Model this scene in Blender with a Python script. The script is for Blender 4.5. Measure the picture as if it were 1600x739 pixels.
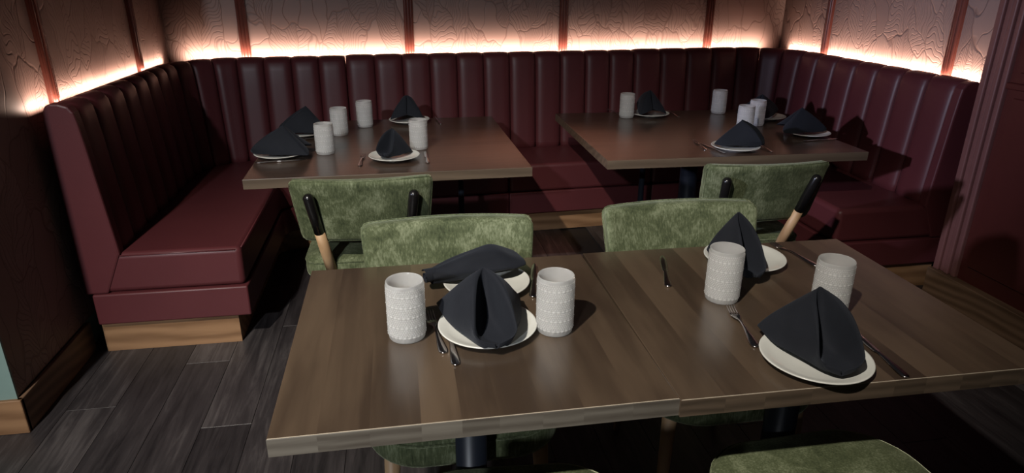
import bpy, bmesh, math, random
from mathutils import Vector, Matrix
random.seed(7)
for o in list(bpy.data.objects): bpy.data.objects.remove(o, do_unlink=True)
scene = bpy.context.scene
COL = scene.collection
R = math.radians

# ------------------------------------------------------------------ camera
PIT, ROLL, YAW, CAM_H, FPX = 0.3687, 0.0053, R(9.5), 1.54, 1041.08
cam_data = bpy.data.cameras.new('camera')
cam = bpy.data.objects.new('camera', cam_data); COL.objects.link(cam)
cam_data.sensor_fit = 'HORIZONTAL'; cam_data.sensor_width = 36.0
cam_data.lens = FPX / 1600.0 * 36.0
cam_data.clip_start = 0.05; cam_data.clip_end = 60
fw = Vector((0, math.cos(PIT), -math.sin(PIT))); rt = Vector((1, 0, 0)); up = rt.cross(fw)
rt2 = rt * math.cos(ROLL) + up * math.sin(ROLL); up2 = up * math.cos(ROLL) - rt * math.sin(ROLL)
M = Matrix((rt2, up2, -fw)).transposed()
M = Matrix.Rotation(-YAW, 3, 'Z') @ M
cam.matrix_world = Matrix.Translation((0, 0, CAM_H)) @ M.to_4x4()
scene.camera = cam

# ------------------------------------------------------------------ world, lights, exposure
scene.view_settings.view_transform = 'Standard'
scene.view_settings.look = 'None'
scene.view_settings.gamma = 1.0
scene.view_settings.use_curve_mapping = False
scene.view_settings.exposure = 0.0
world = bpy.data.worlds.new('dim_room'); scene.world = world
world.use_nodes = True
world.node_tree.nodes['Background'].inputs[0].default_value = (0.9, 0.85, 1.0, 1)
world.node_tree.nodes['Background'].inputs[1].default_value = 0.011

def spot(name, loc, target, energy, col, size=110, blend=0.6, radius=0.045):
    l = bpy.data.lights.new(name, 'SPOT'); l.energy = energy; l.color = col
    l.spot_size = R(size); l.spot_blend = blend; l.shadow_soft_size = radius
    o = bpy.data.objects.new(name, l); COL.objects.link(o); o.location = loc
    d = Vector(target) - Vector(loc); o.rotation_euler = d.to_track_quat('-Z', 'Y').to_euler()
    return o
spot('ceiling_downlight', (-1.85, -1.2, 4.5), (-0.1, 1.7, 0.7), 1250, (1.0, 0.93, 0.83), 45, 1.0, .05)
spot('ceiling_downlight', (-2.0, -3.2, 3.1), (-0.75, 2.2, 0.6), 560, (0.86, 0.92, 1.0), 40, 1.0, .08)
spot('ceiling_downlight', (0.75, 3.20, 2.9), (0.75, 3.25, 0.7), 190, (1.0, 0.50, 0.38), 33, 1.0, .06)
spot('left_cool_light', (-4.0, 0.6, 2.1), (2.75, 3.25, 0.95), 900, (0.72, 0.76, 1.0), 21, 1.0, .08)  # cool side light from far left, its source unseen

def led(name, a, b, n, energy, width=0.02, spread=150, tilt=0.5):
    """warm LED strip lying behind the seat back; a,b end points, n = direction to the wall"""
    a, b = Vector(a), Vector(b); l = bpy.data.lights.new(name, 'AREA'); l.shape = 'RECTANGLE'
    l.size = (b - a).length; l.size_y = width; l.energy = energy * l.size; l.color = (1.0, 0.70, 0.55); l.spread = R(spread)
    o = bpy.data.objects.new(name, l); COL.objects.link(o)
    x = (b - a).normalized(); d = (Vector(n).normalized() + Vector((0, 0, tilt))).normalized()
    z = -d; y = z.cross(x).normalized(); 
    m = Matrix((x, y, z)).transposed().to_4x4(); m.translation = (a + b) / 2
    o.matrix_world = m
    return o
LEDZ = 1.062
led('led_light_left', (-1.366, 3.02, LEDZ), (-1.372, 4.42, LEDZ), (-1, 0, 0), 2.4, tilt=.6, spread=120)
led('led_light_left', (-1.366, 2.81, LEDZ), (-1.366, 3.00, LEDZ), (-1, 0, 0), 3.5, tilt=1.2, spread=165)
led('led_light_back', (-1.30, 4.462, LEDZ), (2.70, 4.705, LEDZ), (-.06, 1, 0), 3.6, tilt=.45, spread=112)
led('led_light_right', (2.815, 4.66, LEDZ), (2.807, 2.90, LEDZ), (1, 0, 0), 7.0, tilt=1.1, spread=140)

# ------------------------------------------------------------------ helpers
def link(name, mesh, mat=None, parent=None, smooth=False):
    o = bpy.data.objects.new(name, mesh); COL.objects.link(o)
    if mat is not None and not mesh.materials:
        for m in (mat if isinstance(mat, (list, tuple)) else [mat]): mesh.materials.append(m)
    if parent is not None: o.parent = parent
    if smooth:
        for p in mesh.polygons: p.use_smooth = True
    return o
def mesh_of(name, verts, faces):
    m = bpy.data.meshes.new(name); m.from_pydata([tuple(v) for v in verts], [], faces); m.update()
    bm = bmesh.new(); bm.from_mesh(m); bmesh.ops.recalc_face_normals(bm, faces=bm.faces); bm.to_mesh(m); bm.free()
    return m
def bm_mesh(name, bm):
    bmesh.ops.recalc_face_normals(bm, faces=bm.faces)
    m = bpy.data.meshes.new(name); bm.to_mesh(m); bm.free(); return m
def box_mesh(name, x0, x1, y0, y1, z0, z1, bev=0.0, seg=2):
    bm = bmesh.new(); bmesh.ops.create_cube(bm, size=1)
    for v in bm.verts:
        v.co = ((x0 + x1) / 2 + v.co.x * (x1 - x0), (y0 + y1) / 2 + v.co.y * (y1 - y0), (z0 + z1) / 2 + v.co.z * (z1 - z0))
    if bev: bmesh.ops.bevel(bm, geom=bm.edges[:], offset=bev, segments=seg, profile=.5, affect='EDGES')
    return bm_mesh(name, bm)
def prism_mesh(name, pts, z0, z1, bev=0.0, seg=3, axis='z'):
    """polygon pts extruded; axis z: pts=(x,y); axis y: pts=(x,z) from y=z0..z1"""
    bm = bmesh.new()
    f = (lambda p, t: (p[0], p[1], t)) if axis == 'z' else (lambda p, t: (p[0], t, p[1]))
    a = [bm.verts.new(f(p, z0)) for p in pts]; b = [bm.verts.new(f(p, z1)) for p in pts]
    bm.faces.new(a); bm.faces.new(b[::-1]); n = len(pts)
    for i in range(n): bm.faces.new((a[i], a[(i + 1) % n], b[(i + 1) % n], b[i]))
    bmesh.ops.recalc_face_normals(bm, faces=bm.faces)
    if bev:
        es = [e for e in bm.edges if len(e.link_faces) == 2 and e.calc_face_angle() > 0.6]
        bmesh.ops.bevel(bm, geom=es, offset=bev, segments=seg, profile=.5, affect='EDGES', clamp_overlap=True)
    return bm_mesh(name, bm)
def lathe_mesh(name, prof, n=48):
    vs, fs = [], []
    for r, z in prof:
        for k in range(n):
            a = 2 * math.pi * k / n; vs.append((r * math.cos(a), r * math.sin(a), z))
    for i in range(len(prof) - 1):
        for k in range(n):
            fs.append((i * n + k, i * n + (k + 1) % n, (i + 1) * n + (k + 1) % n, (i + 1) * n + k))
    if prof[0][0] > 1e-6: fs.append(tuple(range(n))[::-1])
    if prof[-1][0] > 1e-6: fs.append(tuple((len(prof) - 1) * n + k for k in range(n)))
    bm = bmesh.new(); m = bpy.data.meshes.new(name); m.from_pydata(vs, [], fs); bm.from_mesh(m)
    bmesh.ops.remove_doubles(bm, verts=bm.verts, dist=1e-6); bpy.data.meshes.remove(m)
    return bm_mesh(name, bm)
def tube_mesh(name, pts, rads, n=14, closed=False):
    vs, fs = [], []; P = [Vector(p) for p in pts]; N = len(P)
    if not isinstance(rads, (list, tuple)): rads = [rads] * N
    for i, p in enumerate(P):
        if closed: t = P[(i + 1) % N] - P[i - 1]
        else: t = P[min(i + 1, N - 1)] - P[max(i - 1, 0)]
        t.normalize(); ref = Vector((0, 0, 1)) if abs(t.z) < .9 else Vector((1, 0, 0))
        u = t.cross(ref).normalized(); w = u.cross(t).normalized()
        for k in range(n):
            a = 2 * math.pi * k / n; vs.append(p + (u * math.cos(a) + w * math.sin(a)) * rads[i])
    for i in range(N if closed else N - 1):
        j = (i + 1) % N
        for k in range(n): fs.append((i * n + k, i * n + (k + 1) % n, j * n + (k + 1) % n, j * n + k))
    if not closed:
        fs.append(tuple(range(n))); fs.append(tuple((N - 1) * n + k for k in range(n)))
    return mesh_of(name, vs, fs)
def empty(name, loc=(0, 0, 0), rz=0):
    o = bpy.data.objects.new(name, None); COL.objects.link(o); o.location = loc; o.rotation_euler = (0, 0, rz)
    o.empty_display_size = .1; return o
def tag(o, label, cat, group=None):
    o['label'] = label; o['category'] = cat
    if group: o['group'] = group
    return o
def struct(o, label=None):
    o['kind'] = 'structure'
    if label: o['label'] = label
    return o
def subsurf(o, lv=1):
    m = o.modifiers.new('subdivision', 'SUBSURF'); m.levels = lv; m.render_levels = lv; return o

# ------------------------------------------------------------------ materials
class NT:
    def __init__(s, name):
        s.m = bpy.data.materials.new(name); s.m.use_nodes = True; s.t = s.m.node_tree
        s.b = s.t.nodes['Principled BSDF']; s.out = s.t.nodes['Material Output']
    def n(s, typ, **kw):
        x = s.t.nodes.new(typ)
        for k, v in kw.items(): setattr(x, k, v)
        return x
    def l(s, a, b): s.t.links.new(a, b)
    def val(s, x):
        return x
    def math(s, op, a, b=None, c=None, clamp=False):
        x = s.n('ShaderNodeMath', operation=op, use_clamp=clamp)
        for i, v in enumerate((a, b, c)):
            if v is None: continue
            if isinstance(v, (int, float)): x.inputs[i].default_value = v
            else: s.l(v, x.inputs[i])
        return x.outputs[0]
    def mix(s, fac, a, b, blend='MIX'):
        x = s.n('ShaderNodeMix', data_type='RGBA', blend_type=blend)
        if isinstance(fac, (int, float)): x.inputs[0].default_value = fac
        else: s.l(fac, x.inputs[0])
        for i, v in ((6, a), (7, b)):
            if isinstance(v, tuple): x.inputs[i].default_value = (*v[:3], 1)
            else: s.l(v, x.inputs[i])
        return x.outputs[2]
    def ramp(s, fac, stops):
        x = s.n('ShaderNodeValToRGB'); e = x.color_ramp.elements
        while len(e) < len(stops): e.new(0.5)
        for i, (p, c) in enumerate(stops):
            e[i].position = p; e[i].color = (*c, 1) if isinstance(c, tuple) else (c, c, c, 1)
        s.l(fac, x.inputs[0]); return x.outputs[0]
    def coord(s, kind='Object', scale=(1, 1, 1), loc=None):
        tc = s.n('ShaderNodeTexCoord'); mp = s.n('ShaderNodeMapping'); mp.inputs['Scale'].default_value = scale
        src = tc.outputs[kind]
        if loc is not None:
            a = s.n('ShaderNodeVectorMath', operation='ADD'); s.l(src, a.inputs[0]); s.l(loc, a.inputs[1]); src = a.outputs[0]
        s.l(src, mp.inputs[0]); return mp.outputs[0]
    def pos(s, scale=(1, 1, 1)):
        g = s.n('ShaderNodeNewGeometry'); mp = s.n('ShaderNodeMapping'); mp.inputs['Scale'].default_value = scale
        s.l(g.outputs['Position'], mp.inputs[0]); return mp.outputs[0]
    def noise(s, vec, scale, detail=4, rough=.55, dist=0):
        x = s.n('ShaderNodeTexNoise'); x.inputs['Scale'].default_value = scale; x.inputs['Detail'].default_value = detail
        x.inputs['Roughness'].default_value = rough; x.inputs['Distortion'].default_value = dist
        s.l(vec, x.inputs['Vector']); return x.outputs['Fac']
    def bump(s, h, strength=.2, dist=.01):
        x = s.n('ShaderNodeBump'); x.inputs['Strength'].default_value = strength; x.inputs['Distance'].default_value = dist
        s.l(h, x.inputs['Height']); s.l(x.outputs[0], s.b.inputs['Normal'])
    def base(s, c):
        if isinstance(c, tuple): s.b.inputs['Base Color'].default_value = (*c, 1)
        else: s.l(c, s.b.inputs['Base Color'])
    def set(s, **kw):
        for k, v in kw.items():
            i = s.b.inputs[k.replace('_', ' ')]
            if isinstance(v, (int, float)): i.default_value = v
            elif isinstance(v, tuple): i.default_value = (*v, 1) if len(v) == 3 else v
            else: s.l(v, i)
    def rnd(s, mul=10):
        oi = s.n('ShaderNodeObjectInfo'); return oi.outputs['Random']
    def rndvec(s, mul=13.0):
        oi = s.n('ShaderNodeObjectInfo'); c = s.n('ShaderNodeCombineXYZ')
        v = s.math('MULTIPLY', oi.outputs['Random'], mul)
        s.l(v, c.inputs[0]); s.l(v, c.inputs[1]); s.l(v, c.inputs[2]); return c.outputs[0]

def m_leather():
    t = NT('burgundy_leather'); p = t.pos()
    a = t.noise(p, 3, 3); t.base(t.mix(a, (.082, .019, .022), (.115, .027, .030)))
    t.set(Roughness=.44, Specular_IOR_Level=.42); t.bump(t.noise(p, 260, 3), .12, .002); return t.m
def m_velvet():
    t = NT('green_velvet'); v = t.coord('Object', (1, 1, 1), t.rndvec())
    a = t.noise(v, 11, 5, .65, .6); b = t.noise(t.coord('Object', (60, 60, 9), t.rndvec()), 3, 4, .7)
    f = t.math('ADD', t.math('MULTIPLY', a, .55), t.math('MULTIPLY', b, .45))
    t.base(t.ramp(f, [(.36, (.036, .046, .022)), (.50, (.088, .104, .052)), (.66, (.23, .255, .155))]))
    t.set(Roughness=.8, Sheen_Weight=.35, Sheen_Roughness=.35, Sheen_Tint=(.85, .9, .6), Specular_IOR_Level=.15)
    t.bump(t.noise(v, 220, 3), .35, .002); return t.m
def m_wood(name, c0, c1, rough=.45, along='y', sc=1.0, coat=0.0, spread=.5, rings=.4):
    """grain runs along the given local axis; each piece of wood shifts tone and grain by its own random"""
    t = NT(name)
    s = {'x': (1.2, 16, 16), 'y': (16, 1.2, 16), 'z': (16, 16, 1.2)}[along]
    v = t.coord('Object', tuple(k * sc for k in s), t.rndvec(17.0))
    a = t.noise(v, 1.4, 6, .65, .5)
    s2 = {'x': (2.0, 9, 9), 'y': (9, 2.0, 9), 'z': (9, 9, 2.0)}[along]
    w = t.n('ShaderNodeTexWave', wave_type='RINGS'); w.inputs['Scale'].default_value = .9; w.inputs['Distortion'].default_value = 5
    w.inputs['Detail'].default_value = 3; t.l(t.coord('Object', tuple(k * sc for k in s2), t.rndvec(9.0)), w.inputs['Vector'])
    f = t.math('ADD', t.math('MULTIPLY', a, 1 - rings), t.math('MULTIPLY', w.outputs['Fac'], rings))
    f = t.math('ADD', f, t.math('MULTIPLY', t.math('SUBTRACT', t.rnd(), .5), spread), clamp=True)
    t.base(t.ramp(f, [(.2, c0), (.8, c1)]))
    t.set(Roughness=rough, Coat_Weight=coat, Coat_Roughness=.24)
    t.bump(a, .06, .002); return t.m
def m_floor():
    t = NT('dark_vinyl_plank'); v = t.coord('Object', (22, 1.6, 1), t.rndvec(19.0))
    a = t.noise(v, 1.3, 7, .7, .8); b = t.noise(t.coord('Object', (4, 1.0, 1), t.rndvec(7.0)), 2.2, 4)
    f = t.math('ADD', t.math('MULTIPLY', a, .6), t.math('MULTIPLY', b, .4))
    f = t.math('ADD', f, t.math('MULTIPLY', t.math('SUBTRACT', t.rnd(), .5), .14))
    t.base(t.ramp(f, [(.34, (.012, .0105, .0115)), (.52, (.036, .031, .032)), (.70, (.10, .088, .086))]))
    t.set(Roughness=.42); t.bump(a, .15, .002); return t.m
def m_wallpaper(name, axis):
    """embossed jungle wallpaper: leaf-shaped cells, each with its own lean, ribs and midrib"""
    t = NT(name); g = t.n('ShaderNodeNewGeometry'); sp = t.n('ShaderNodeSeparateXYZ'); t.l(g.outputs['Position'], sp.inputs[0])
    h = sp.outputs[axis]; z = sp.outputs[2]
    cx = t.n('ShaderNodeCombineXYZ'); t.l(t.math('MULTIPLY', h, 1.9), cx.inputs[0]); t.l(z, cx.inputs[1])
    wn = t.n('ShaderNodeTexNoise'); wn.inputs['Scale'].default_value = 5; wn.inputs['Detail'].default_value = 1; t.l(cx.outputs[0], wn.inputs['Vector'])
    wv = t.n('ShaderNodeVectorMath', operation='MULTIPLY_ADD'); t.l(wn.outputs['Color'], wv.inputs[0]); wv.inputs[1].default_value = (.22, .22, 0); t.l(cx.outputs[0], wv.inputs[2])
    V = wv.outputs[0]
    def voro(feature, sc):
        x = t.n('ShaderNodeTexVoronoi', voronoi_dimensions='2D', feature=feature); x.inputs['Scale'].default_value = sc; t.l(V, x.inputs['Vector']); return x
    SC = 3.0
    f1 = voro('F1', SC); ed = voro('DISTANCE_TO_EDGE', SC)
    d = t.n('ShaderNodeVectorMath', operation='SUBTRACT'); t.l(V, d.inputs[0]); t.l(f1.outputs['Position'], d.inputs[1])
    col = t.n('ShaderNodeSeparateColor'); t.l(f1.outputs['Color'], col.inputs[0])
    ang = t.math('MULTIPLY', t.math('SUBTRACT', col.outputs[0], .5), 2.4)
    rot = t.n('ShaderNodeVectorRotate', rotation_type='Z_AXIS'); t.l(d.outputs[0], rot.inputs['Vector']); t.l(ang, rot.inputs['Angle'])
    rs = t.n('ShaderNodeSeparateXYZ'); t.l(rot.outputs[0], rs.inputs[0])
    au = t.math('ABSOLUTE', rs.outputs[0]); v = rs.outputs[1]
    fr = t.math('ADD', t.math('MULTIPLY', col.outputs[1], 130), 120)
    ph = t.math('MULTIPLY', t.math('ADD', v, t.math('MULTIPLY', t.math('POWER', au, .8), -.55)), fr)
    rib = t.math('SMOOTHSTEP', .72, 1.0, t.math('SINE', ph)) if False else t.math('MULTIPLY', t.math('SUBTRACT', t.math('SINE', ph), .62), 2.6, clamp=True)
    has = t.math('GREATER_THAN', col.outputs[2], .28)
    rib = t.math('MULTIPLY', rib, has)
    mid = t.math('SUBTRACT', 1, t.math('MULTIPLY', au, 160), clamp=True)
    edge = t.math('SUBTRACT', 1, t.math('MULTIPLY', ed.outputs['Distance'], 34), clamp=True)
    line = t.math('MAXIMUM', t.math('MAXIMUM', t.math('MULTIPLY', rib, .75), mid), edge)
    tone = t.mix(col.outputs[1], (.29, .205, .18), (.235, .16, .14))
    t.base(t.mix(t.math('MULTIPLY', line, .55), tone, (.11, .06, .05)))
    t.set(Roughness=.5, Specular_IOR_Level=.4)
    hgt = t.math('ADD', t.math('MULTIPLY', line, -1.0), t.math('MULTIPLY', col.outputs[1], .8))
    t.bump(hgt, .5, .003); return t.m
def m_plain(name, c, rough=.5, metal=0, bumpscale=0, bs=.1, **kw):
    t = NT(name); p = t.pos(); a = t.noise(p, 12, 3)
    t.base(t.mix(a, tuple(k * .88 for k in c), tuple(min(1, k * 1.1) for k in c)))
    t.set(Roughness=rough, Metallic=metal, **kw)
    if bumpscale: t.bump(t.noise(p, bumpscale, 3), bs, .002)
    return t.m
def m_napkin():
    t = NT('navy_linen'); v = t.coord('Object', (1, 1, 1), t.rndvec())
    t.base(t.mix(t.noise(v, 14, 3), (.0075, .0087, .0125), (.0145, .0163, .0222)))
    t.set(Roughness=.82, Sheen_Weight=.06, Sheen_Tint=(.7, .8, 1.0), Specular_IOR_Level=.2)
    h = t.math('ADD', t.noise(v, 600, 2), t.math('MULTIPLY', t.noise(v, 22, 3), 2.0)); t.bump(h, .25, .003); return t.m
def m_glass():
    t = NT('beaded_glass')
    t.base((.97, .98, 1.0)); t.set(Roughness=.06, Transmission_Weight=1.0, IOR=1.42)
    d = t.n('ShaderNodeBsdfDiffuse'); d.inputs[0].default_value = (.93, .93, .92, 1)
    tr = t.n('ShaderNodeBsdfTranslucent'); tr.inputs[0].default_value = (.96, .96, .95, 1)
    a = t.n('ShaderNodeMixShader'); a.inputs[0].default_value = .55; t.l(d.outputs[0], a.inputs[1]); t.l(tr.outputs[0], a.inputs[2])
    at_ = t.n('ShaderNodeAttribute', attribute_name='bead')
    b = t.n('ShaderNodeMixShader'); t.l(at_.outputs['Fac'], b.inputs[0]); t.l(t.b.outputs[0], b.inputs[1]); t.l(a.outputs[0], b.inputs[2])
    t.l(b.outputs[0], t.out.inputs['Surface']); return t.m
MAT = dict(
    leather=m_leather(), velvet=m_velvet(), floor=m_floor(), napkin=m_napkin(), glass=m_glass(),
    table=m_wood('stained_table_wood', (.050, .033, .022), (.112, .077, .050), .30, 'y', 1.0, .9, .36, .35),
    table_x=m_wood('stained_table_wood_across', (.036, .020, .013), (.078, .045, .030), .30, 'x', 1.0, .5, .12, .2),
    endgrain=m_wood('table_end_grain', (.07, .059, .048), (.15, .135, .113), .45, 'x', 2.0, 0, .28, .3),
    endgrain_brown=m_wood('table_end_grain_brown', (.05, .036, .025), (.115, .082, .057), .45, 'x', 2.0, 0, .35, .3),
    edge_glint=m_plain('pale_edge_highlight', (.36, .31, .24), .4),  # specular line of the front table rims, painted as a pale bevel
    edge=m_wood('table_edge_wood', (.075, .052, .034), (.15, .108, .072), .42, 'x', 1.0, 0, .1, .3),
    oak=m_wood('light_oak', (.34, .20, .10), (.55, .36, .20), .5, 'z', 1.0, 0, .15, .35),
    oak_x=m_wood('oak_toe_board', (.17, .085, .038), (.34, .19, .095), .5, 'x', 1.0, 0, .15, .45),
    oak_y=m_wood('brown_oak_board', (.11, .062, .034), (.23, .14, .085), .5, 'y', 1.0, 0, .15, .45),
    dark_base=m_plain('black_base_paint', (.010, .010, .011), .5),
    paper_x=m_wallpaper('jungle_wallpaper_back', 0), paper_y=m_wallpaper('jungle_wallpaper_side', 1),
    trim=m_plain('red_brown_moulding', (.13, .040, .030), .25),
    post=m_plain('post_paint', (.20, .085, .075), .35),
    panel=m_plain('oxblood_panel_paint', (.085, .018, .014), .42),
    green_wall=m_plain('grey_green_paint', (.20, .29, .26), .6, 0, 90, .08),
    black=m_plain('black_lacquer', (.008, .007, .007), .25),
    iron=m_plain('black_powder_coat', (.018, .022, .032), .4),
    plate=m_plain('ivory_china', (.67, .67, .62), .16),
    steel=m_plain('polished_steel', (.66, .62, .61), .2, 1.0),
    led=m_plain('led_diffuser', (.8, .6, .5), .5),
)

# ------------------------------------------------------------------ setting: floor
flo = struct(link('floor', box_mesh('floor', -3.2, 3.2, -0.6, 4.85, -.03, -.006), MAT['dark_base']), 'dark grey wood-look plank floor')
PW, PL = .178, 1.22
pm = box_mesh('plank', -PW / 2 + .0008, PW / 2 - .0008, -PL / 2 + .0008, PL / 2 - .0008, -.008, 0, .0006, 1)
x = -2.3; i = 0
while x < 2.75:
    off = (i * .47) % PL; y = -.3 - off
    while y < 4.1:
        if y + PL / 2 > .45:
            link('plank', pm, MAT['floor'], flo).location = (x, y, 0)
        y += PL
    x += PW; i += 1

# ------------------------------------------------------------------ setting: walls
WX0, WX1, WH = -1.405, 2.84, 2.75
CL = (WX0, 4.55); CR = (WX1, 4.815)
wb = struct(link('wall_back', prism_mesh('wall_back', [CL, CR, (CR[0], CR[1] + .12), (CL[0], CL[1] + .12)], 0, WH), MAT['dark_base']), 'back wall covered in embossed jungle-leaf wallpaper')
wl = struct(link('wall_left', box_mesh('wall_left', WX0 - .9, WX0 - .012, 2.27, 4.7, 0, WH), MAT['green_wall']), 'left wall with embossed jungle-leaf wallpaper and grey-green end')
wr = struct(link('wall_right', box_mesh('wall_right', WX1 + .012, WX1 + .15, 2.80, 4.95, 0, WH), MAT['dark_base']), 'right wall covered in embossed jungle-leaf wallpaper')
def paper_panel(parent, a, b, nrm, mat, z0=.14):
    a, b, nrm = Vector((*a, 0)), Vector((*b, 0)), Vector((*nrm, 0)).normalized()
    p = [a, b, b + nrm * .014, a + nrm * .014]
    link('wallpaper_panel', prism_mesh('wallpaper_panel', [(q.x, q.y) for q in p], z0, WH, .002, 1), mat, parent)
def trim_strip(n, p, nrm, z0, z1, label):
    """fluted half-round moulding standing on the wall at p, facing nrm"""
    nrm = Vector((*nrm, 0)).normalized(); tng = Vector((-nrm.y, nrm.x, 0)); pr = []
    for c, r in ((-.018, .010), (0, .014), (.018, .010)):
        for k in range(7):
            a = math.pi * k / 6; pr.append((c - r * math.cos(a) * .98, .012 + r * math.sin(a)))
    pr = [(-.030, 0), (-.030, .012)] + pr + [(.030, .012), (.030, 0)]
    P = Vector((*p, 0)); pts = [P + tng * u + nrm * v for u, v in pr]
    o = link('trim_%d' % n, prism_mesh('trim', [(q.x, q.y) for q in pts], z0, z1), MAT['trim'])
    return struct(o, label)
def onback(x):
    f = (x - CL[0]) / (CR[0] - CL[0]); return (x, CL[1] + f * (CR[1] - CL[1]))
bn = (CR[1] - CL[1], -(CR[0] - CL[0]))
bx = [WX0, -.945, .079, 1.135, 2.235, WX1]
for k in range(len(bx) - 1): paper_panel(wb, onback(bx[k]), onback(bx[k + 1]), bn, MAT['paper_x'])
for k, xx in enumerate(bx[1:-1]): trim_strip(k + 3, (onback(xx)[0] + .0003, onback(xx)[1] - .014), bn, .9, WH, 'slim red-brown fluted moulding on the back wall, number %s from the left' % ['one', 'two', 'three', 'four'][k])
link('end_face', box_mesh('end_face', WX0 - .9, WX0 + .0035, 2.262, 2.2715, 0, WH), MAT['green_wall'], wl)
ly = [2.272, 3.01, 4.02, 4.565]
for k in range(3): paper_panel(wl, (WX0 - .012, ly[k + 1]), (WX0 - .012, ly[k]), (1, 0), MAT['paper_y'], .14)
trim_strip(1, (WX0 + .002, 3.01), (1, 0), .9, WH, 'red-brown fluted moulding on left wall above the bench end')
trim_strip(2, (WX0 + .002, 4.02), (1, 0), .9, WH, 'red-brown fluted moulding on left wall near the corner')
ry = [2.80, 3.15, 4.23, 4.83]
for k in range(3): paper_panel(wr, (WX1 + .012, ry[k]), (WX1 + .012, ry[k + 1]), (-1, 0), MAT['paper_y'])
trim_strip(7, (WX1 - .002, 3.15), (-1, 0), .9, WH, 'red-brown fluted moulding on right wall beside the panelled post')
trim_strip(8, (WX1 - .002, 4.23), (-1, 0), .9, WH, 'red-brown fluted moulding on right wall near the corner')
struct(link('baseboard_left', box_mesh('baseboard_left', WX0 + .002, WX0 + .018, 2.255, 2.84, 0, .138, .002, 1), MAT['oak_y']), 'oak baseboard along the wallpapered left wall, darkened for its shade')  # same oak as the wall end; shade put in as a darker tone
struct(link('baseboard_left_end', box_mesh('baseboard_left_end', WX0 - .9, WX0 + .018, 2.248, 2.27, 0, .138, .002, 1), MAT['oak_x']), 'light oak baseboard below the grey-green wall end')
# right: oxblood panelled wall with corner post
wp = struct(link('wall_right_panelled', box_mesh('wall_right_panelled', 2.735, 3.0, -.2, 2.80, 0, WH), MAT['panel']), 'dark oxblood painted panelled wall on the right')
for (y0, y1, z0, z1) in ((1.2, 2.62, .22, 1.05), (1.2, 2.62, 1.16, 2.6)):
    link('panel', box_mesh('panel', 2.726, 2.74, y0, y1, z0, z1, .004, 1), MAT['panel'], wp)
link('rail', box_mesh('rail', 2.716, 2.74, 1.0, 2.665, 1.085, 1.115, .006, 2), MAT['panel'], wp)
for k, (y0, y1, d) in enumerate(((2.765, 2.80, .030), (2.735, 2.765, .018), (2.705, 2.735, .026), (2.69, 2.705, .012), (2.665, 2.69, .022))):
    link('post_moulding', box_mesh('post_moulding', 2.735 - d, 2.74, y0, y1, .14, WH, .006, 2), MAT['post'], wp)
struct(link('baseboard_right', box_mesh('baseboard_right', 2.69, 2.74, .3, 2.815, 0, .14, .003, 1), MAT['oak_y']), 'dull brown oak baseboard below the oxblood panelled wall')

# ------------------------------------------------------------------ banquette
def fillet_path(c, r, n=14):
    out = [Vector(c[0])]
    for i in range(1, len(c) - 1):
        p, a, b = Vector(c[i]), Vector(c[i - 1]), Vector(c[i + 1])
        da, db = (a - p).normalized(), (b - p).normalized(); ang = da.angle(db); t = r / math.tan(ang / 2)
        cen = p + (da + db).normalized() * (r / math.sin(ang / 2)); s0 = p + da * t - cen; s1 = p + db * t - cen
        a0 = math.atan2(s0.y, s0.x); a1 = math.atan2(s1.y, s1.x); dd = (a1 - a0 + math.pi) % (2 * math.pi) - math.pi
        for k in range(n + 1):
            q = a0 + dd * k / n; out.append(cen + Vector((math.cos(q), math.sin(q))) * r)
    out.append(Vector(c[-1])); return out
BC = [(-1.352, 2.80), (-1.352, 4.435), (2.80, 4.685), (2.79, 2.86)]
PATH = fillet_path(BC, .44)
SL = [0]
for i in range(1, len(PATH)): SL.append(SL[-1] + (PATH[i] - PATH[i - 1]).length)
def at(s):
    s = max(0, min(SL[-1] - 1e-6, s)); i = 0
    while SL[i + 1] < s: i += 1
    f = (s - SL[i]) / (SL[i + 1] - SL[i]); p = PATH[i].lerp(PATH[i + 1], f)
    e = .03; 
    def raw(q):
        q = max(0, min(SL[-1] - 1e-6, q)); j = 0
        while SL[j + 1] < q: j += 1
        g = (q - SL[j]) / (SL[j + 1] - SL[j]); return PATH[j].lerp(PATH[j + 1], g)
    t = (raw(s + e) - raw(s - e)).normalized(); return p, Vector((t.y, -t.x))
def s_at_x(xx):
    lo, hi = .9, SL[-1] - .9
    for _ in range(40):
        mid = (lo + hi) / 2
        if at(mid)[0].x < xx: lo = mid
        else: hi = mid
    return lo
TOPZ = 1.088
PROF = [(.0, .60), (.0, 1.02), (.003, 1.062), (.014, 1.081), (.034, TOPZ), (.062, TOPZ - .001), (.086, TOPZ - .012), (.101, TOPZ - .035), (.108, TOPZ - .08), (.117, .92), (.128, .78), (.140, .64), (.152, .50), (.156, .42)]
PUFF = [0, 0, 0, .15, .3, .5, .75, .95, 1, 1, 1, 1, 1, .9]
def channel(s0, s1, parent, dz=0.0):
    nu = 10; vs, fs = [], []; n = len(PROF)
    for u in range(nu + 1):
        t = u / nu; p, nr = at(s0 + (s1 - s0) * (.004 + .992 * t)); b = (1 - abs(2 * t - 1) ** 4.5)
        for k, (d, z) in enumerate(PROF):
            q = p + nr * (d - .012 * PUFF[k] + .020 * PUFF[k] * b)
            zz = z + dz + (.006 * b - .004 if 2 <= k <= 7 else 0)
            vs.append((q.x, q.y, zz))
    for u in range(nu):
        for k in range(n - 1): fs.append((u * n + k, u * n + k + 1, (u + 1) * n + k + 1, (u + 1) * n + k))
        fs.append((u * n, u * n + n - 1, (u + 1) * n + n - 1, (u + 1) * n))
    fs.append(tuple(range(n))); fs.append(tuple(nu * n + k for k in range(n)))
    return link('back_channel', mesh_of('back_channel', vs, fs), MAT['leather'], parent, True)
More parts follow.
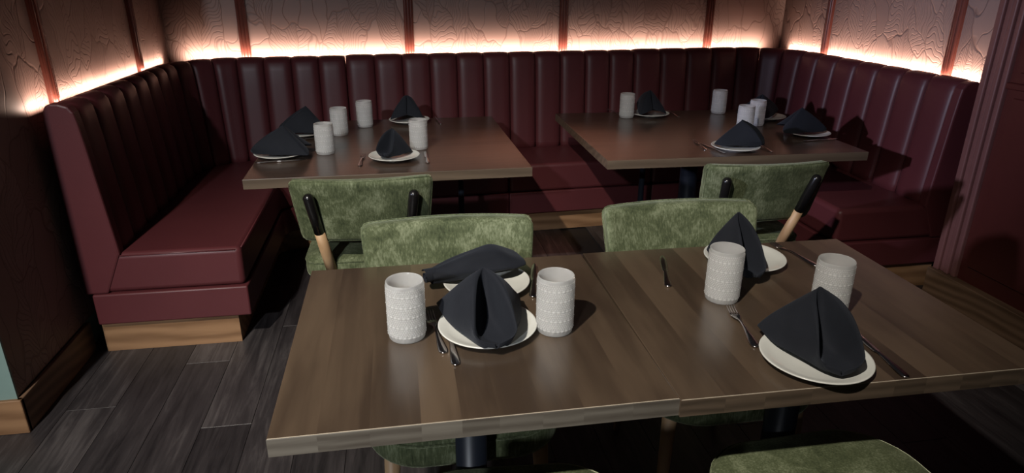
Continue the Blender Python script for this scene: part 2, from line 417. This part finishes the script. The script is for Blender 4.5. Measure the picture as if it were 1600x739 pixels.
def rear_pts(s0, s1, off, n=26):
    out = []
    for k in range(n + 1):
        p, nr = at(s0 + (s1 - s0) * k / n); q = p + nr * off; out.append((q.x, q.y))
    return out
SJ1, SJ2 = s_at_x(-.335), s_at_x(1.60)
def yfront(x, off): return 4.435 + (x + 1.378) / 4.178 * .25 - off
def corner(cx, cy, sx, n=6, r=.10):
    """inside corner of the seat front; sx=+1 left booth, -1 right booth"""
    out = []
    for k in range(n + 1):
        a = math.pi / 2 * k / n
        out.append((cx + sx * (r - r * math.cos(math.pi / 2 - a)), cy - (r - r * math.sin(math.pi / 2 - a))))
    return out
def bench_left(ins, yfr):
    fx = -.712 - ins; x1 = -.335
    pts = rear_pts(0, SJ1, .02); pts[0] = (pts[0][0], yfr)
    pts += [(x1, yfront(x1, .605 - ins))]
    c = corner(fx, yfront(fx, .605 - ins), 1); pts += c + [(fx, yfr)]
    return pts
def bench_right(ins, yfr):
    fx = 2.150 + ins; x0 = 1.60
    pts = rear_pts(SJ2, SL[-1], .02); pts[-1] = (pts[-1][0], yfr)
    c = corner(fx, yfront(fx, .605 - ins), -1); pts += [(fx, yfr)] + c[::-1] + [(x0, yfront(x0, .605 - ins))]
    return pts
def bench_mid(x0, x1, ins):
    return [(x0, yfront(x0, .03)), (x1, yfront(x1, .03)), (x1, yfront(x1, .605 - ins)), (x0, yfront(x0, .605 - ins))]
def end_panel(s, parent, yy, sgn):
    p, nr = at(s); pts = [(p.x + nr.x * (d + (.008 if 6 <= k else 0)), z) for k, (d, z) in enumerate(PROF) if k > 0]
    pts = [(p.x + nr.x * -.004, .285)] + [(p.x + nr.x * -.004, 1.02)] + pts[1:-1] + [(p.x + nr.x * .162, .462), (p.x + nr.x * .085, .285)]
    o = link('end_panel', prism_mesh('end_panel', pts, yy - .006, yy + .05 * sgn, .008, 2, 'y'), MAT['leather'], parent)
    for f in o.data.polygons: f.use_smooth = False
    return o
def leather_block(name, pts, z0, z1, parent, bev=.022):
    o = link(name, prism_mesh(name, pts, z0, z1, bev, 3), MAT['leather'], parent)
    for f in o.data.polygons: f.use_smooth = f.area < .02
    return o
def piping(pts, z, parent, r=.0035):
    link('piping', tube_mesh('piping', [(a, b, z) for a, b in pts], r, 8), MAT['leather'], parent, True)

bl = tag(empty('banquette', (0, 0, 0)), 'burgundy channel-back corner banquette along the left wall, end facing the viewer', 'banquette', 'burgundy banquette sections')
n1 = 15; 
for k in range(n1): channel(.05 + (SJ1 - .05) * k / n1, .05 + (SJ1 - .05) * (k + 1) / n1, bl, -.004)
end_panel(0.0, bl, 2.80, 1)
sc = leather_block('seat_cushion', bench_left(0, 2.80), .284, .462, bl, .024)
piping([(-1.25, 2.803), (-.735, 2.803)], .452, sc); piping([(-.716, 2.83), (-.716, 3.75)], .452, sc)
leather_block('apron', bench_left(-.008, 2.788), .142, .284, bl, .008)
tk = link('toe_board', prism_mesh('toe_board', bench_left(.055, 2.815), 0, .145), MAT['oak_x'], bl)

bm_ = tag(empty('banquette', (0, 0, 0)), 'straight middle section of the burgundy banquette between the two corner sections', 'banquette', 'burgundy banquette sections')
n2 = 11
for k in range(n2): channel(SJ1 + .004 + (SJ2 - SJ1 - .008) * k / n2, SJ1 + .004 + (SJ2 - SJ1 - .008) * (k + 1) / n2, bm_, .0)
for a, b in ((-.333, .64), (.644, 1.598)):
    leather_block('seat_cushion', bench_mid(a, b, 0), .284, .462, bm_, .022)
    leather_block('apron', bench_mid(a, b, -.008), .142, .284, bm_, .006)
link('toe_board', prism_mesh('toe_board', bench_mid(-.333, 1.598, .055), 0, .145), MAT['oak_x'], bm_)

br = tag(empty('banquette', (0, 0, 0)), 'burgundy channel-back corner banquette along the right wall beside the panelled post', 'banquette', 'burgundy banquette sections')
n3 = 14
for k in range(n3): channel(SJ2 + (SL[-1] - .05 - SJ2) * k / n3, SJ2 + (SL[-1] - .05 - SJ2) * (k + 1) / n3, br, .004)
end_panel(SL[-1], br, 2.86, 1)
leather_block('seat_cushion', bench_right(0, 2.86), .284, .462, br, .024)
leather_block('apron', bench_right(-.008, 2.848), .142, .284, br, .008)
link('toe_board', prism_mesh('toe_board', bench_right(.055, 2.875), 0, .145), MAT['oak_x'], br)

# ------------------------------------------------------------------ tables
TZ = .75
def table(label, cx, cy, w, d, yaw, nst, along, th, poles, coly=0.0, cr=.05):
    t = tag(empty('dining_table', (cx, cy, 0), R(yaw)), label, 'table', 'dark wooden dining tables')
    sides = []
    rs = random.Random(int(cx * 100)); cuts = [0]
    for k in range(nst): cuts.append(cuts[-1] + .8 + .4 * rs.random())
    tot = cuts[-1]
    L = w if along == 'y' else d
    for k in range(nst):
        a, b = -L / 2 + L * cuts[k] / tot, -L / 2 + L * cuts[k + 1] / tot
        x0, x1, y0, y1 = (a, b, -d / 2, d / 2) if along == 'y' else (-w / 2, w / 2, a, b)
        bm = bmesh.new(); bmesh.ops.create_cube(bm, size=1)
        for v in bm.verts: v.co = ((x0 + x1) / 2 + v.co.x * (x1 - x0), (y0 + y1) / 2 + v.co.y * (y1 - y0), TZ - th / 2 + v.co.z * th)
        rim, joint = [], []
        for e in bm.edges:
            mx, my, mz = (e.verts[0].co + e.verts[1].co) / 2
            if mz < TZ - th * .25: continue
            hor = mz > TZ - 1e-4
            out = abs(abs(mx) - w / 2) < 1e-4 or abs(abs(my) - d / 2) < 1e-4
            (rim if hor and out else joint).append(e) if hor else None
        bmesh.ops.bevel(bm, geom=rim, offset=.0022, segments=2, profile=.5, affect='EDGES')
        m = bm_mesh('plank', bm)
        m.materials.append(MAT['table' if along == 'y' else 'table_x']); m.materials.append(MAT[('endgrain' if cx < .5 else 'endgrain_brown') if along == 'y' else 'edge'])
        m.materials.append(MAT['edge_glint'])
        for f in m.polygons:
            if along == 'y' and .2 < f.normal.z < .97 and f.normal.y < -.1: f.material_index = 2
            if (abs(f.normal.y) > .8) or (along == 'x' and abs(f.normal.x) > .8): f.material_index = 1
        o = link('plank', m, None, t)
    link('column', lathe_mesh('column', [(.0, .012), (.09, .014), (.06, .03), (cr, .05), (cr, TZ - th - .012), (.0, TZ - th - .012)], 28), MAT['iron'], t, True).location.y = coly
    link('mounting_plate', box_mesh('mounting_plate', -.16, .16, -.16, .16, TZ - th - .014, TZ - th, .002, 1), MAT['iron'], t).location.y = coly
    for a in (0, 90):
        o = link('base_bar', box_mesh('base_bar', -.25, .25, -.035, .035, 0, .022, .008, 2), MAT['iron'], t); o.rotation_euler.z = R(a); o.location = (0, coly, .0005 * (a > 0))
    for px, py in poles:
        link('support_pole', lathe_mesh('support_pole', [(.0, .0), (.03, 0), (.03, .012), (.016, .018), (.016, TZ - th), (0, TZ - th)], 18), MAT['iron'], t, True).location = (px, py, 0)
    return t
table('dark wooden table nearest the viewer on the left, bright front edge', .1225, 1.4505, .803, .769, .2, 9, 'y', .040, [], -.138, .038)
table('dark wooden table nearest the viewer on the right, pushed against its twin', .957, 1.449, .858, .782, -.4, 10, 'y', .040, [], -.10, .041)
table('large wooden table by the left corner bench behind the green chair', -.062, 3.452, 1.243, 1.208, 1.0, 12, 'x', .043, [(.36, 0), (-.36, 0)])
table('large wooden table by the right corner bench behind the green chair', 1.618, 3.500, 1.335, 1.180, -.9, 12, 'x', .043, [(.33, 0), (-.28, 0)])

# ------------------------------------------------------------------ chairs
def rr_outline(hw, yb, yf, rb, rf, n=8):
    pts = []
    for cx, cy, r, a0 in ((hw - rf, yf - rf, rf, 0), (-hw + rf, yf - rf, rf, 90), (-hw + rb, yb + rb, rb, 180), (hw - rb, yb + rb, rb, 270)):
        for k in range(n + 1):
            a = R(a0 + 90 * k / n); pts.append((cx + r * math.cos(a), cy + r * math.sin(a)))
    return pts
def seat_mesh():
    o = [(a, b - (.022 * (a / .262) ** 2 if b > 0 else 0)) for a, b in rr_outline(.262, -.225, .282, .07, .14)]; n = len(o); vs, fs = [], []
    rows = [(.90, .385), (.985, .392), (1.0, .405), (1.004, .430), (1.0, .452), (.975, .468), (.93, .474), (.6, .481), (.25, .483)]
    cy = .025
    for s, z in rows:
        for a, b in o: vs.append((a * s, cy + (b - cy) * s, z))
    for i in range(len(rows) - 1):
        for k in range(n): fs.append((i * n + k, i * n + (k + 1) % n, (i + 1) * n + (k + 1) % n, (i + 1) * n + k))
    fs.append(tuple(range(n))); fs.append(tuple((len(rows) - 1) * n + k for k in range(n)))
    return mesh_of('seat', vs, fs), [(a * 1.0, cy + (b - cy) * 1.0, .458) for a, b in o]
def back_mesh():
    """padded curved backrest: rounded rectangle swept over a shallow curve, leaning back"""
    hw, z0, z1, r = .268, .575, .838, .024; nx, nz = 26, 14
    def outline_half(z):       # half width at height z, with rounded corners and slight taper to the bottom
        base = hw - .022 * (z1 - z) / (z1 - z0)
        e = min(z - z0, z1 - z)
        if e < r: base -= r - math.sqrt(max(0, r * r - (r - e) ** 2))
        return base
    def pt(u, z, side, e):
        x = u * outline_half(z); lean = -.262 - (z - .56) * .30
        y = lean + .042 * (x / hw) ** 2
        return (x, y + side * e, z)
    vs, fs = [], []; idx = {}
    for side in (1, -1):
        for j in range(nz + 1):
            tz = j / nz; z = z0 + (z1 - z0) * (.5 - .5 * math.cos(math.pi * tz))
            for i in range(nx + 1):
                u = -math.cos(math.pi * i / nx)
                em = min(1.0, (1 - abs(u)) / .06, (z - z0) / .016, (z1 - z) / .016)
                e = .016 + .012 * math.sqrt(max(0, 1 - (1 - max(0, em)) ** 2))
                idx[side, i, j] = len(vs); vs.append(pt(u, z, side, e))
        for j in range(nz):
            for i in range(nx): fs.append((idx[side, i, j], idx[side, i + 1, j], idx[side, i + 1, j + 1], idx[side, i, j + 1]))
    ring = [(i, 0) for i in range(nx)] + [(nx, j) for j in range(nz)] + [(i, nz) for i in range(nx, 0, -1)] + [(0, j) for j in range(nz, 0, -1)]
    for k in range(len(ring)):
        a, b = ring[k], ring[(k + 1) % len(ring)]
        fs.append((idx[1, a[0], a[1]], idx[1, b[0], b[1]], idx[-1, b[0], b[1]], idx[-1, a[0], a[1]]))
    pip = [Vector(vs[idx[-1, a, b]]) + Vector((0, -.002, 0)) for a, b in ring]
    return mesh_of('backrest', vs, fs), pip
SEAT, SPIP = seat_mesh(); BACK, BPIP = back_mesh()
def dedupe(pts, d=.006):
    out = [pts[0]]
    for p in pts[1:]:
        if (Vector(p) - Vector(out[-1])).length > d: out.append(p)
    return out
BPM = tube_mesh('piping', dedupe(BPIP), .0032, 6, True); SPM = tube_mesh('piping', dedupe(SPIP), .0032, 6, True)
def post_pts(s):
    lo = Vector((s * .150, -.215, .40)); hi = Vector((s * .196, -.366, .795)); return lo, hi
POSTS = {}
for s in (-1, 1):
    lo, hi = post_pts(s); f = .56; mid = lo.lerp(hi, f)
    POSTS['post', s] = tube_mesh('back_post', [lo, lo.lerp(mid, .5), mid], [.022, .0215, .020], 14)
    d = (hi - lo).normalized()
    POSTS['cap', s] = tube_mesh('post_cap', [mid, mid.lerp(hi, .5), hi - d * .014, hi - d * .005, hi], [.0205, .0205, .0198, .014, .005], 14)
    POSTS['fl', s] = tube_mesh('leg', [(s * .195, .195, .40), (s * .205, .21, .2), (s * .215, .222, 0)], [.022, .018, .012], 14)
    POSTS['rl', s] = tube_mesh('leg', [(s * .165, -.19, .41), (s * .178, -.215, .2), (s * .19, -.245, 0)], [.022, .018, .012], 14)
FRAME = box_mesh('seat_frame', -.20, .20, -.19, .20, .368, .392, .006, 1)
def chair(label, x, y, rz):
    t = tag(empty('dining_chair', (x, y, 0), R(rz)), label, 'chair', 'green velvet dining chairs')
    s = link('seat', SEAT, MAT['velvet'], t, True); link('piping', SPM, MAT['velvet'], s, True)
    b = link('backrest', BACK, MAT['velvet'], t, True); link('piping', BPM, MAT['velvet'], b, True)
    link('seat_frame', FRAME, MAT['oak'], t)
    for sg in (-1, 1):
        p = link('back_post', POSTS['post', sg], MAT['oak'], t, True); link('post_cap', POSTS['cap', sg], MAT['black'], p, True)
        link('leg', POSTS['fl', sg], MAT['oak'], t, True); link('leg', POSTS['rl', sg], MAT['oak'], t, True)
    return t
chair('green velvet chair with its back to the viewer, at the left corner table', -.157, 2.80, -1)
chair('green velvet chair facing the viewer, behind the near left table', .125, 1.645, 180)
chair('green velvet chair facing the viewer, behind the near right table', .905, 1.69, 180)
chair('green velvet chair with its back to the viewer, at the right corner table', 1.495, 2.775, -2)
chair('green velvet chair at bottom right, only its seat in view', .925, .985, 3)
chair('green velvet chair at bottom centre, only the tip of its seat in view', .185, .985, -4)

# ------------------------------------------------------------------ tableware
def glass_mesh():
    """straight tumbler with moulded rows of beads, every fifth row larger"""
    H, RO, nb = .146, .0436, 50; n = nb * 4; vs, fs = [], []; R_ = []
    for r, z in ((.036, 0.0), (.0405, .0015), (.0425, .004), (.0432, .009)): R_.append([(r, z)] * n)
    z = .0135; k = 0
    while z < H - .012:
        big = k % 5 == 0; p = .0068 if big else .0047; amp = .0026 if big else .0018
        for q in range(4):
            ph = (q + .5) / 4; row = []
            for a in range(n):
                m_ = 2 if big else 1
                c = math.cos(2 * math.pi * (a / (4 * m_) + (.5 * (k % 2)))) * .5 + .5 if True else 1
                row.append((RO + amp * math.sin(math.pi * ph) * (.25 + .75 * c), z + p * ph))
            R_.append(row)
        z += p; k += 1
    for r, zz in ((RO + .0002, z + .001), (RO, H - .002), (RO - .0013, H), (RO - .0028, H - .0012), (RO - .0036, .12), (RO - .004, .08), (RO - .0042, .04), (RO - .0046, .018), (.034, .012), (.012, .011)): R_.append([(r, zz)] * n)
    for row in R_:
        for k, (r, zz) in enumerate(row):
            a = 2 * math.pi * k / n; vs.append((r * math.cos(a), r * math.sin(a), zz))
    m = len(R_)
    for i in range(m - 1):
        for k in range(n): fs.append((i * n + k, i * n + (k + 1) % n, (i + 1) * n + (k + 1) % n, (i + 1) * n + k))
    fs.append(tuple(range(n))); fs.append(tuple((m - 1) * n + k for k in range(n)))
    me = mesh_of('glass_tumbler', vs, fs)
    at_ = me.attributes.new('bead', 'FLOAT', 'POINT')       # bead tops whiter, painting in the light clear beads catch; grooves clearer
    for k, v in enumerate(me.vertices):
        r = math.hypot(v.co.x, v.co.y)
        at_.data[k].value = (.44 + .36 * max(0, min(1, (r - RO) / .0016))) if r > RO - .0005 and v.co.z > .012 else (.42 if v.co.z > .011 else .55)
    return me
GM = glass_mesh()
def tumbler(label, x, y, rz=0):
    o = link('glass_tumbler', GM, MAT['glass'], None, True); o.location = (x, y, TZ + .0005); o.rotation_euler.z = rz
    return tag(o, label, 'glass', 'beaded glass tumblers')
for l, x, y in (
    ('beaded tumbler on the near left table, left of the front plate', -.014, 1.408),
    ('beaded tumbler on the near left table, right of the front plate', .337, 1.385),
    ('beaded tumbler on the near right table, in front of the rear plate', .812, 1.480),
    ('beaded tumbler on the near right table, behind the front napkin', 1.046, 1.366),
    ('beaded tumbler on the left corner table, nearest its left front napkin', -.37, 3.25),
    ('beaded tumbler on the left corner table, second of the diagonal row', -.332, 3.66),
    ('beaded tumbler on the left corner table, farthest back by the bench', -.206, 3.86),
    ('beaded tumbler on the left corner table, beside the rounded front napkin', .078, 3.285),
    ('beaded tumbler on the right corner table, alone at its left rear', 1.364, 3.915),
    ('beaded tumbler on the right corner table, rear middle', 1.99, 3.97),
    ('beaded tumbler on the right corner table, half hidden behind front napkin', 1.885, 3.425),
    ('beaded tumbler on the right corner table, rear one of the touching pair', 2.04, 3.585)):
    tumbler(l, x, y, random.random())
PR = .119
PLM = lathe_mesh('plate', [(0, .004), (.055, .004), (.060, .0), (.066, .0), (.070, .005), (.095, .010), (.113, .0165), (PR, .0195), (PR - .001, .0215), (PR - .004, .0212), (.100, .0155), (.082, .0105), (.05, .0090), (0, .0088)], 64)
def plate(label, x, y):
    o = link('plate', PLM, MAT['plate'], None, True); o.location = (x, y, TZ + .0005); return tag(o, label, 'plate', 'ivory side plates')
def napkin_mesh(w=.21, h=.125, toe=.155, back=.075, lw=.036, dep=.068, skew=0.0, seed=1, pw=1.6):
    rs = random.Random(seed); ph = [rs.random() * 6 for _ in range(6)]; ns = 30; vs, fs = [], []
    A = Vector((0, 0, h)); nu, nv = 8, 12; rows = []
    for i in range(ns + 1):
        s = i / ns; row = []
        zl = .018 + (h - .018) * (1 - s ** pw) + .004 * math.sin(math.pi * s)
        half = .002 + lw * ((s / .87) ** .6 if s < .87 else math.sqrt(max(0, 1 - ((s - .87) / .13) ** 2)))
        yl = -toe * s - .010 * math.sin(math.pi * s)
        d = zl - max(.007, h * (1 - s) ** 3.0)
        cx = skew * math.sin(math.pi * s * .5) * .03
        lips = {sg: Vector((cx + sg * half, yl, zl)) for sg in (-1, 1)}
        outs = {}
        for sg in (-1, 1):
            L = Vector((sg * w / 2, back, .004)); T = Vector((cx + sg * lw * .55, -toe + .016, .001))
            o = L.lerp(T, s); o.x += sg * .016 * math.sin(math.pi * s); o.z += .002 * math.sin(9 * s + ph[0]) ; o.z = max(o.z, .001); outs[sg] = o
        def cheek(sg, u):
            p = outs[sg].lerp(lips[sg], u); b = math.sin(math.pi * u)
            p.x += sg * b * (.010 + .004 * math.sin(5 * s + ph[1])) * (1 - s); p.z += .004 * b * math.sin(7 * s + 3 * u + ph[2])
            return p
        for k in range(nu + 1): row.append(cheek(-1, k / nu))
        for k in range(1, nv):
            t = -1 + 2 * k / nv
            z = zl - d * (1 - abs(t) ** 4.0) + (.003 * (1 - abs(t)) * math.sin(10 * s + ph[3])) + .004 * (abs(t) > .8)
            row.append(Vector((cx + half * t * (1 + .10 * (1 - t * t)), yl + .034 * (1 - t * t) * math.sin(math.pi * s), max(z, .004))))
        for k in range(nu, -1, -1): row.append(cheek(1, k / nu))
        rows.append(row)
    n = len(rows[0])
    for r in rows: vs += [tuple(v) for v in r]
    for i in range(ns):
        for k in range(n - 1): fs.append((i * n + k, i * n + k + 1, (i + 1) * n + k + 1, (i + 1) * n + k))
    # rear flaps: hang from the two rear edges down to a raised middle fold, leaving an arched gap
    Mp = Vector((0, back * .75, .030))
    for sg, base in ((-1, range(0, nu + 1)), (1, range(n - 1, n - nu - 2, -1))):
        base = list(base); top = Vector(vs[base[-1]]); prev = base
        for j in range(1, 6):
            cur = []
            for q, b in enumerate(base):
                p = Vector(vs[b]); tgt = Mp.lerp(top, q / nu); p = p.lerp(tgt, j / 5); p.y += .010 * math.sin(math.pi * j / 5) * (1 - q / nu)
                cur.append(len(vs)); vs.append(tuple(p))
            for q in range(nu): fs.append((prev[q], prev[q + 1], cur[q + 1], cur[q]))
            prev = cur
    m = bpy.data.meshes.new('napkin'); m.from_pydata(vs, [], fs)
    bm = bmesh.new(); bm.from_mesh(m); bmesh.ops.remove_doubles(bm, verts=bm.verts, dist=.0004); bpy.data.meshes.remove(m)
    bmesh.ops.recalc_face_normals(bm, faces=bm.faces)
    m = bpy.data.meshes.new('napkin'); bm.to_mesh(m); bm.free(); return m
def napkin(label, x, y, yaw, z=.0225, **kw):
    o = link('napkin', napkin_mesh(**kw), MAT['napkin'], None, True); o.location = (x, y, TZ + z); o.rotation_euler.z = R(yaw)
    s = o.modifiers.new('cloth_thickness', 'SOLIDIFY'); s.thickness = .0022; s.offset = -1
    subsurf(o, 1); return tag(o, label, 'napkin', 'black folded napkins')
def lying_napkin(label, a, b):
    """napkin fallen over: a flattened cone from its rolled end a to its wide corner b"""
    a, b = Vector((*a, 0)), Vector((*b, 0)); L = (b - a).length; n, m = 26, 16; vs, fs = [], []
    for i in range(m + 1):
        t = i / m; hw = .024 + .042 * math.sin(math.pi * min(1, t * .62)) if t < .8 else (.024 + .042 * math.sin(math.pi * .496)) * (1 - (t - .8) / .2 * .30)
        hz = .019 + .012 * math.sin(math.pi * t * .8) if t < .75 else .026 * (1 - (t - .75) / .25 * .7) + .002
        zc = hz + .004 + .014 * t
        for k in range(n):
            q = 2 * math.pi * k / n; rr = 1 + .10 * math.sin(3 * q + 5 * t) + .07 * math.sin(5 * q - 4 * t)
            vs.append((t * L, hw * rr * math.cos(q), zc + hz * rr * math.sin(q)))
    for i in range(m):
        for k in range(n): fs.append((i * n + k, i * n + (k + 1) % n, (i + 1) * n + (k + 1) % n, (i + 1) * n + k))
    # rolled end: cloth spiralling inwards
    turns = 46; base = len(vs)
    for k in range(turns + 1):
        q = 2 * math.pi * k / n + .2; f = 1 - .82 * k / turns
        for dx in (-.018, .05): vs.append((dx, .027 * f * math.cos(q), .026 + .022 * f * math.sin(q)))
    for k in range(turns): fs.append((base + 2 * k, base + 2 * k + 1, base + 2 * k + 3, base + 2 * k + 2))
    fs.append(tuple(m * n + k for k in range(n)))
    me = bpy.data.meshes.new('napkin'); me.from_pydata(vs, [], fs); me.update()
    o = link('napkin', me, MAT['napkin'], None, True); o.location = (a.x, a.y, TZ + .017)
    d = b - a; o.rotation_euler.z = math.atan2(d.y, d.x); subsurf(o, 1)
    return tag(o, label, 'napkin', 'black folded napkins')
P = {}
for key, l, x, y in (
    ('a', 'ivory plate under the pyramid napkin, front of the near left table', .177, 1.405),
    ('b', 'ivory plate under the fallen napkin, rear of the near left table', .206, 1.650),
    ('c', 'ivory plate at the rear of the near right table', .992, 1.703),
    ('d', 'ivory plate at the front of the near right table', .874, 1.152),
    ('e', 'ivory plate at the middle front of the left corner table', -.043, 3.10),
    ('f', 'ivory plate at the left front of the left corner table', -.576, 3.225),
    ('g', 'ivory plate at the left rear of the left corner table', -.525, 3.680),
    ('h', 'ivory plate at the far middle of the left corner table', .045, 3.95),
    ('i', 'ivory plate at the middle front of the right corner table', 1.641, 3.045),
    ('j', 'ivory plate at the far left of the right corner table', 1.525, 3.945),
    ('k', 'ivory plate at the right rear of the right corner table', 2.195, 3.755),
    ('l', 'ivory plate at the right front of the right corner table', 2.185, 3.290)):
    P[key] = plate(l, x, y)
napkin('black pyramid napkin opening straight to the viewer, near left table', .172, 1.442, 3, w=.215, toe=.172, back=.080, lw=.047, seed=1, pw=2.0)
lying_napkin('black napkin fallen on its side with a rolled left end', (.055, 1.650), (.315, 1.735))
napkin('tall narrow black napkin at the rear of the near right table', .952, 1.700, -6, w=.135, h=.138, toe=.175, back=.04, lw=.028, seed=3)
napkin('large black pyramid napkin at the front of the near right table', .893, 1.205, -14, w=.215, h=.135, toe=.150, back=.055, lw=.046, skew=.5, seed=4, pw=1.9)
napkin('small rounded black napkin at the middle front of left corner table', -.045, 3.130, -25, w=.15, h=.115, toe=.11, back=.05, lw=.040, seed=5)
napkin('flat-faced black napkin at the left front of left corner table', -.545, 3.215, -88, w=.20, h=.125, toe=.16, back=.11, lw=.03, seed=6, pw=1.15)
napkin('black napkin at the left rear of left corner table, behind a flatter one', -.50, 3.69, -75, w=.21, h=.13, toe=.15, back=.09, seed=7, pw=1.15)
napkin('black tent napkin at the far middle of left corner table', .035, 3.95, 176, w=.19, h=.135, toe=.13, back=.06, seed=8)
napkin('black napkin with a long left tail, front of right corner table', 1.672, 3.070, 50, w=.22, h=.12, toe=.12, back=.10, lw=.036, seed=9)
napkin('black two-legged tent napkin at far left of right corner table', 1.515, 3.94, 184, w=.17, h=.135, toe=.12, back=.08, seed=10)
napkin('black napkin at the right rear of right corner table, behind the tumblers', 2.16, 3.765, 110, w=.22, h=.125, toe=.13, back=.09, seed=11, pw=1.15)
napkin('spread black napkin at the right front of right corner table', 2.15, 3.320, 70, w=.23, h=.125, toe=.14, back=.10, lw=.03, seed=12, pw=1.15)

# cutlery: handle end at the origin, pointing along +y
def strip(name, st, th=.0022):
    """st: (y, halfwidth, z) stations -> a slim bar with rounded top"""
    vs, fs = [], []; n = 8
    for y, w, z in st:
        for k in range(n):
            a = 2 * math.pi * k / n; vs.append((w * math.cos(a), y, z + th * (1 + math.sin(a) * (1.0))))
    for i in range(len(st) - 1):
        for k in range(n): fs.append((i * n + k, i * n + (k + 1) % n, (i + 1) * n + (k + 1) % n, (i + 1) * n + k))
    fs.append(tuple(range(n))); fs.append(tuple((len(st) - 1) * n + k for k in range(n)))
    return vs, fs
HANDLE = [(0, .002, .001), (.002, .0065, .001), (.007, .0100, .001), (.016, .0112, .0012), (.035, .0098, .002), (.06, .0068, .004), (.085, .0044, .006), (.11, .0036, .007)]
def fork_mesh():
    v, f = strip('f', HANDLE + [(.125, .0042, .005), (.135, .0085, .003), (.145, .0118, .0022), (.158, .0122, .002)], .0016)
    for k in range(4):
        x = -.0095 + k * .00633; b = len(v)
        v2, f2 = strip('t', [(.150, .0022, .002), (.170, .0019, .003), (.188, .0016, .0055), (.200, .0008, .009)], .0012)
        v += [(a + x, y, z) for a, y, z in v2]; f += [tuple(i + b for i in q) for q in f2]
    return mesh_of('fork', v, f)
def knife_mesh():
    v, f = strip('k', [(0, .002, .001), (.002, .0065, .001), (.008, .0100, .001), (.02, .0108, .0012), (.05, .0085, .0018), (.085, .0060, .0022), (.10, .0055, .0022), (.106, .0085, .002), (.112, .0088, .0012), (.135, .0095, .001), (.18, .0098, .001), (.205, .0085, .001), (.218, .004, .001), (.223, .001, .001)], .0018)
    return mesh_of('table_knife', v, f)
FM, KM = fork_mesh(), knife_mesh()
def cut(kind, label, tail, ang, z=.0006):
    o = link('fork' if kind == 'f' else 'table_knife', FM if kind == 'f' else KM, MAT['steel'], None, True)
    o.location = (*tail, TZ + z); o.rotation_euler.z = R(ang - 90)
    return tag(o, label, 'fork' if kind == 'f' else 'knife', 'steel cutlery')
cut('f', 'steel fork left of the front plate, near left table', (.066, 1.312), 97)
cut('k', 'steel knife lying beside the fork, tucked against the near left plate', (.088, 1.258), 91, .0006)
cut('k', 'dark knife between rear plate and right tumbler, near left table', (.318, 1.560), 77.6)
cut('f', 'steel fork left of the front plate, near right table', (.776, 1.228), 80.5)
cut('k', 'steel knife right of the front plate, near right table', (1.032, 1.060), 86)
cut('k', 'steel knife alone at the left rear of near right table', (.698, 1.566), 73)
cut('f', 'steel fork right of the rear plate, near right table', (1.19, 1.635), 102)
cut('k', 'knife in front of the left front plate, left corner table', (-.668, 3.105), 8)
cut('f', 'fork left of the middle front plate, left corner table', (-.197, 2.98), 88)
cut('k', 'knife right of the middle front plate, left corner table', (.109, 2.99), 91)
cut('k', 'knife right of the far plate, left corner table', (.225, 3.86), 97)
cut('f', 'fork left of the middle front plate, right corner table', (1.484, 3.045), 83)
cut('k', 'knife pointing under the middle front plate, right corner table', (1.548, 2.965), 98, .0006)
cut('f', 'fork right of the middle front plate, right corner table', (1.790, 2.955), 88)
cut('f', 'fork right of the far left plate, right corner table', (1.688, 3.87), 90)
cut('k', 'knife left of the far left plate, right corner table', (1.350, 3.985), 96)
cut('k', 'knife in front of the right front plate, right corner table', (2.075, 3.150), 8)
cut('f', 'fork beside the right rear plate, right corner table', (1.99, 3.635), 15)
cut('f', 'fork in front of the left rear plate, left corner table', (-.56, 3.545), 10)
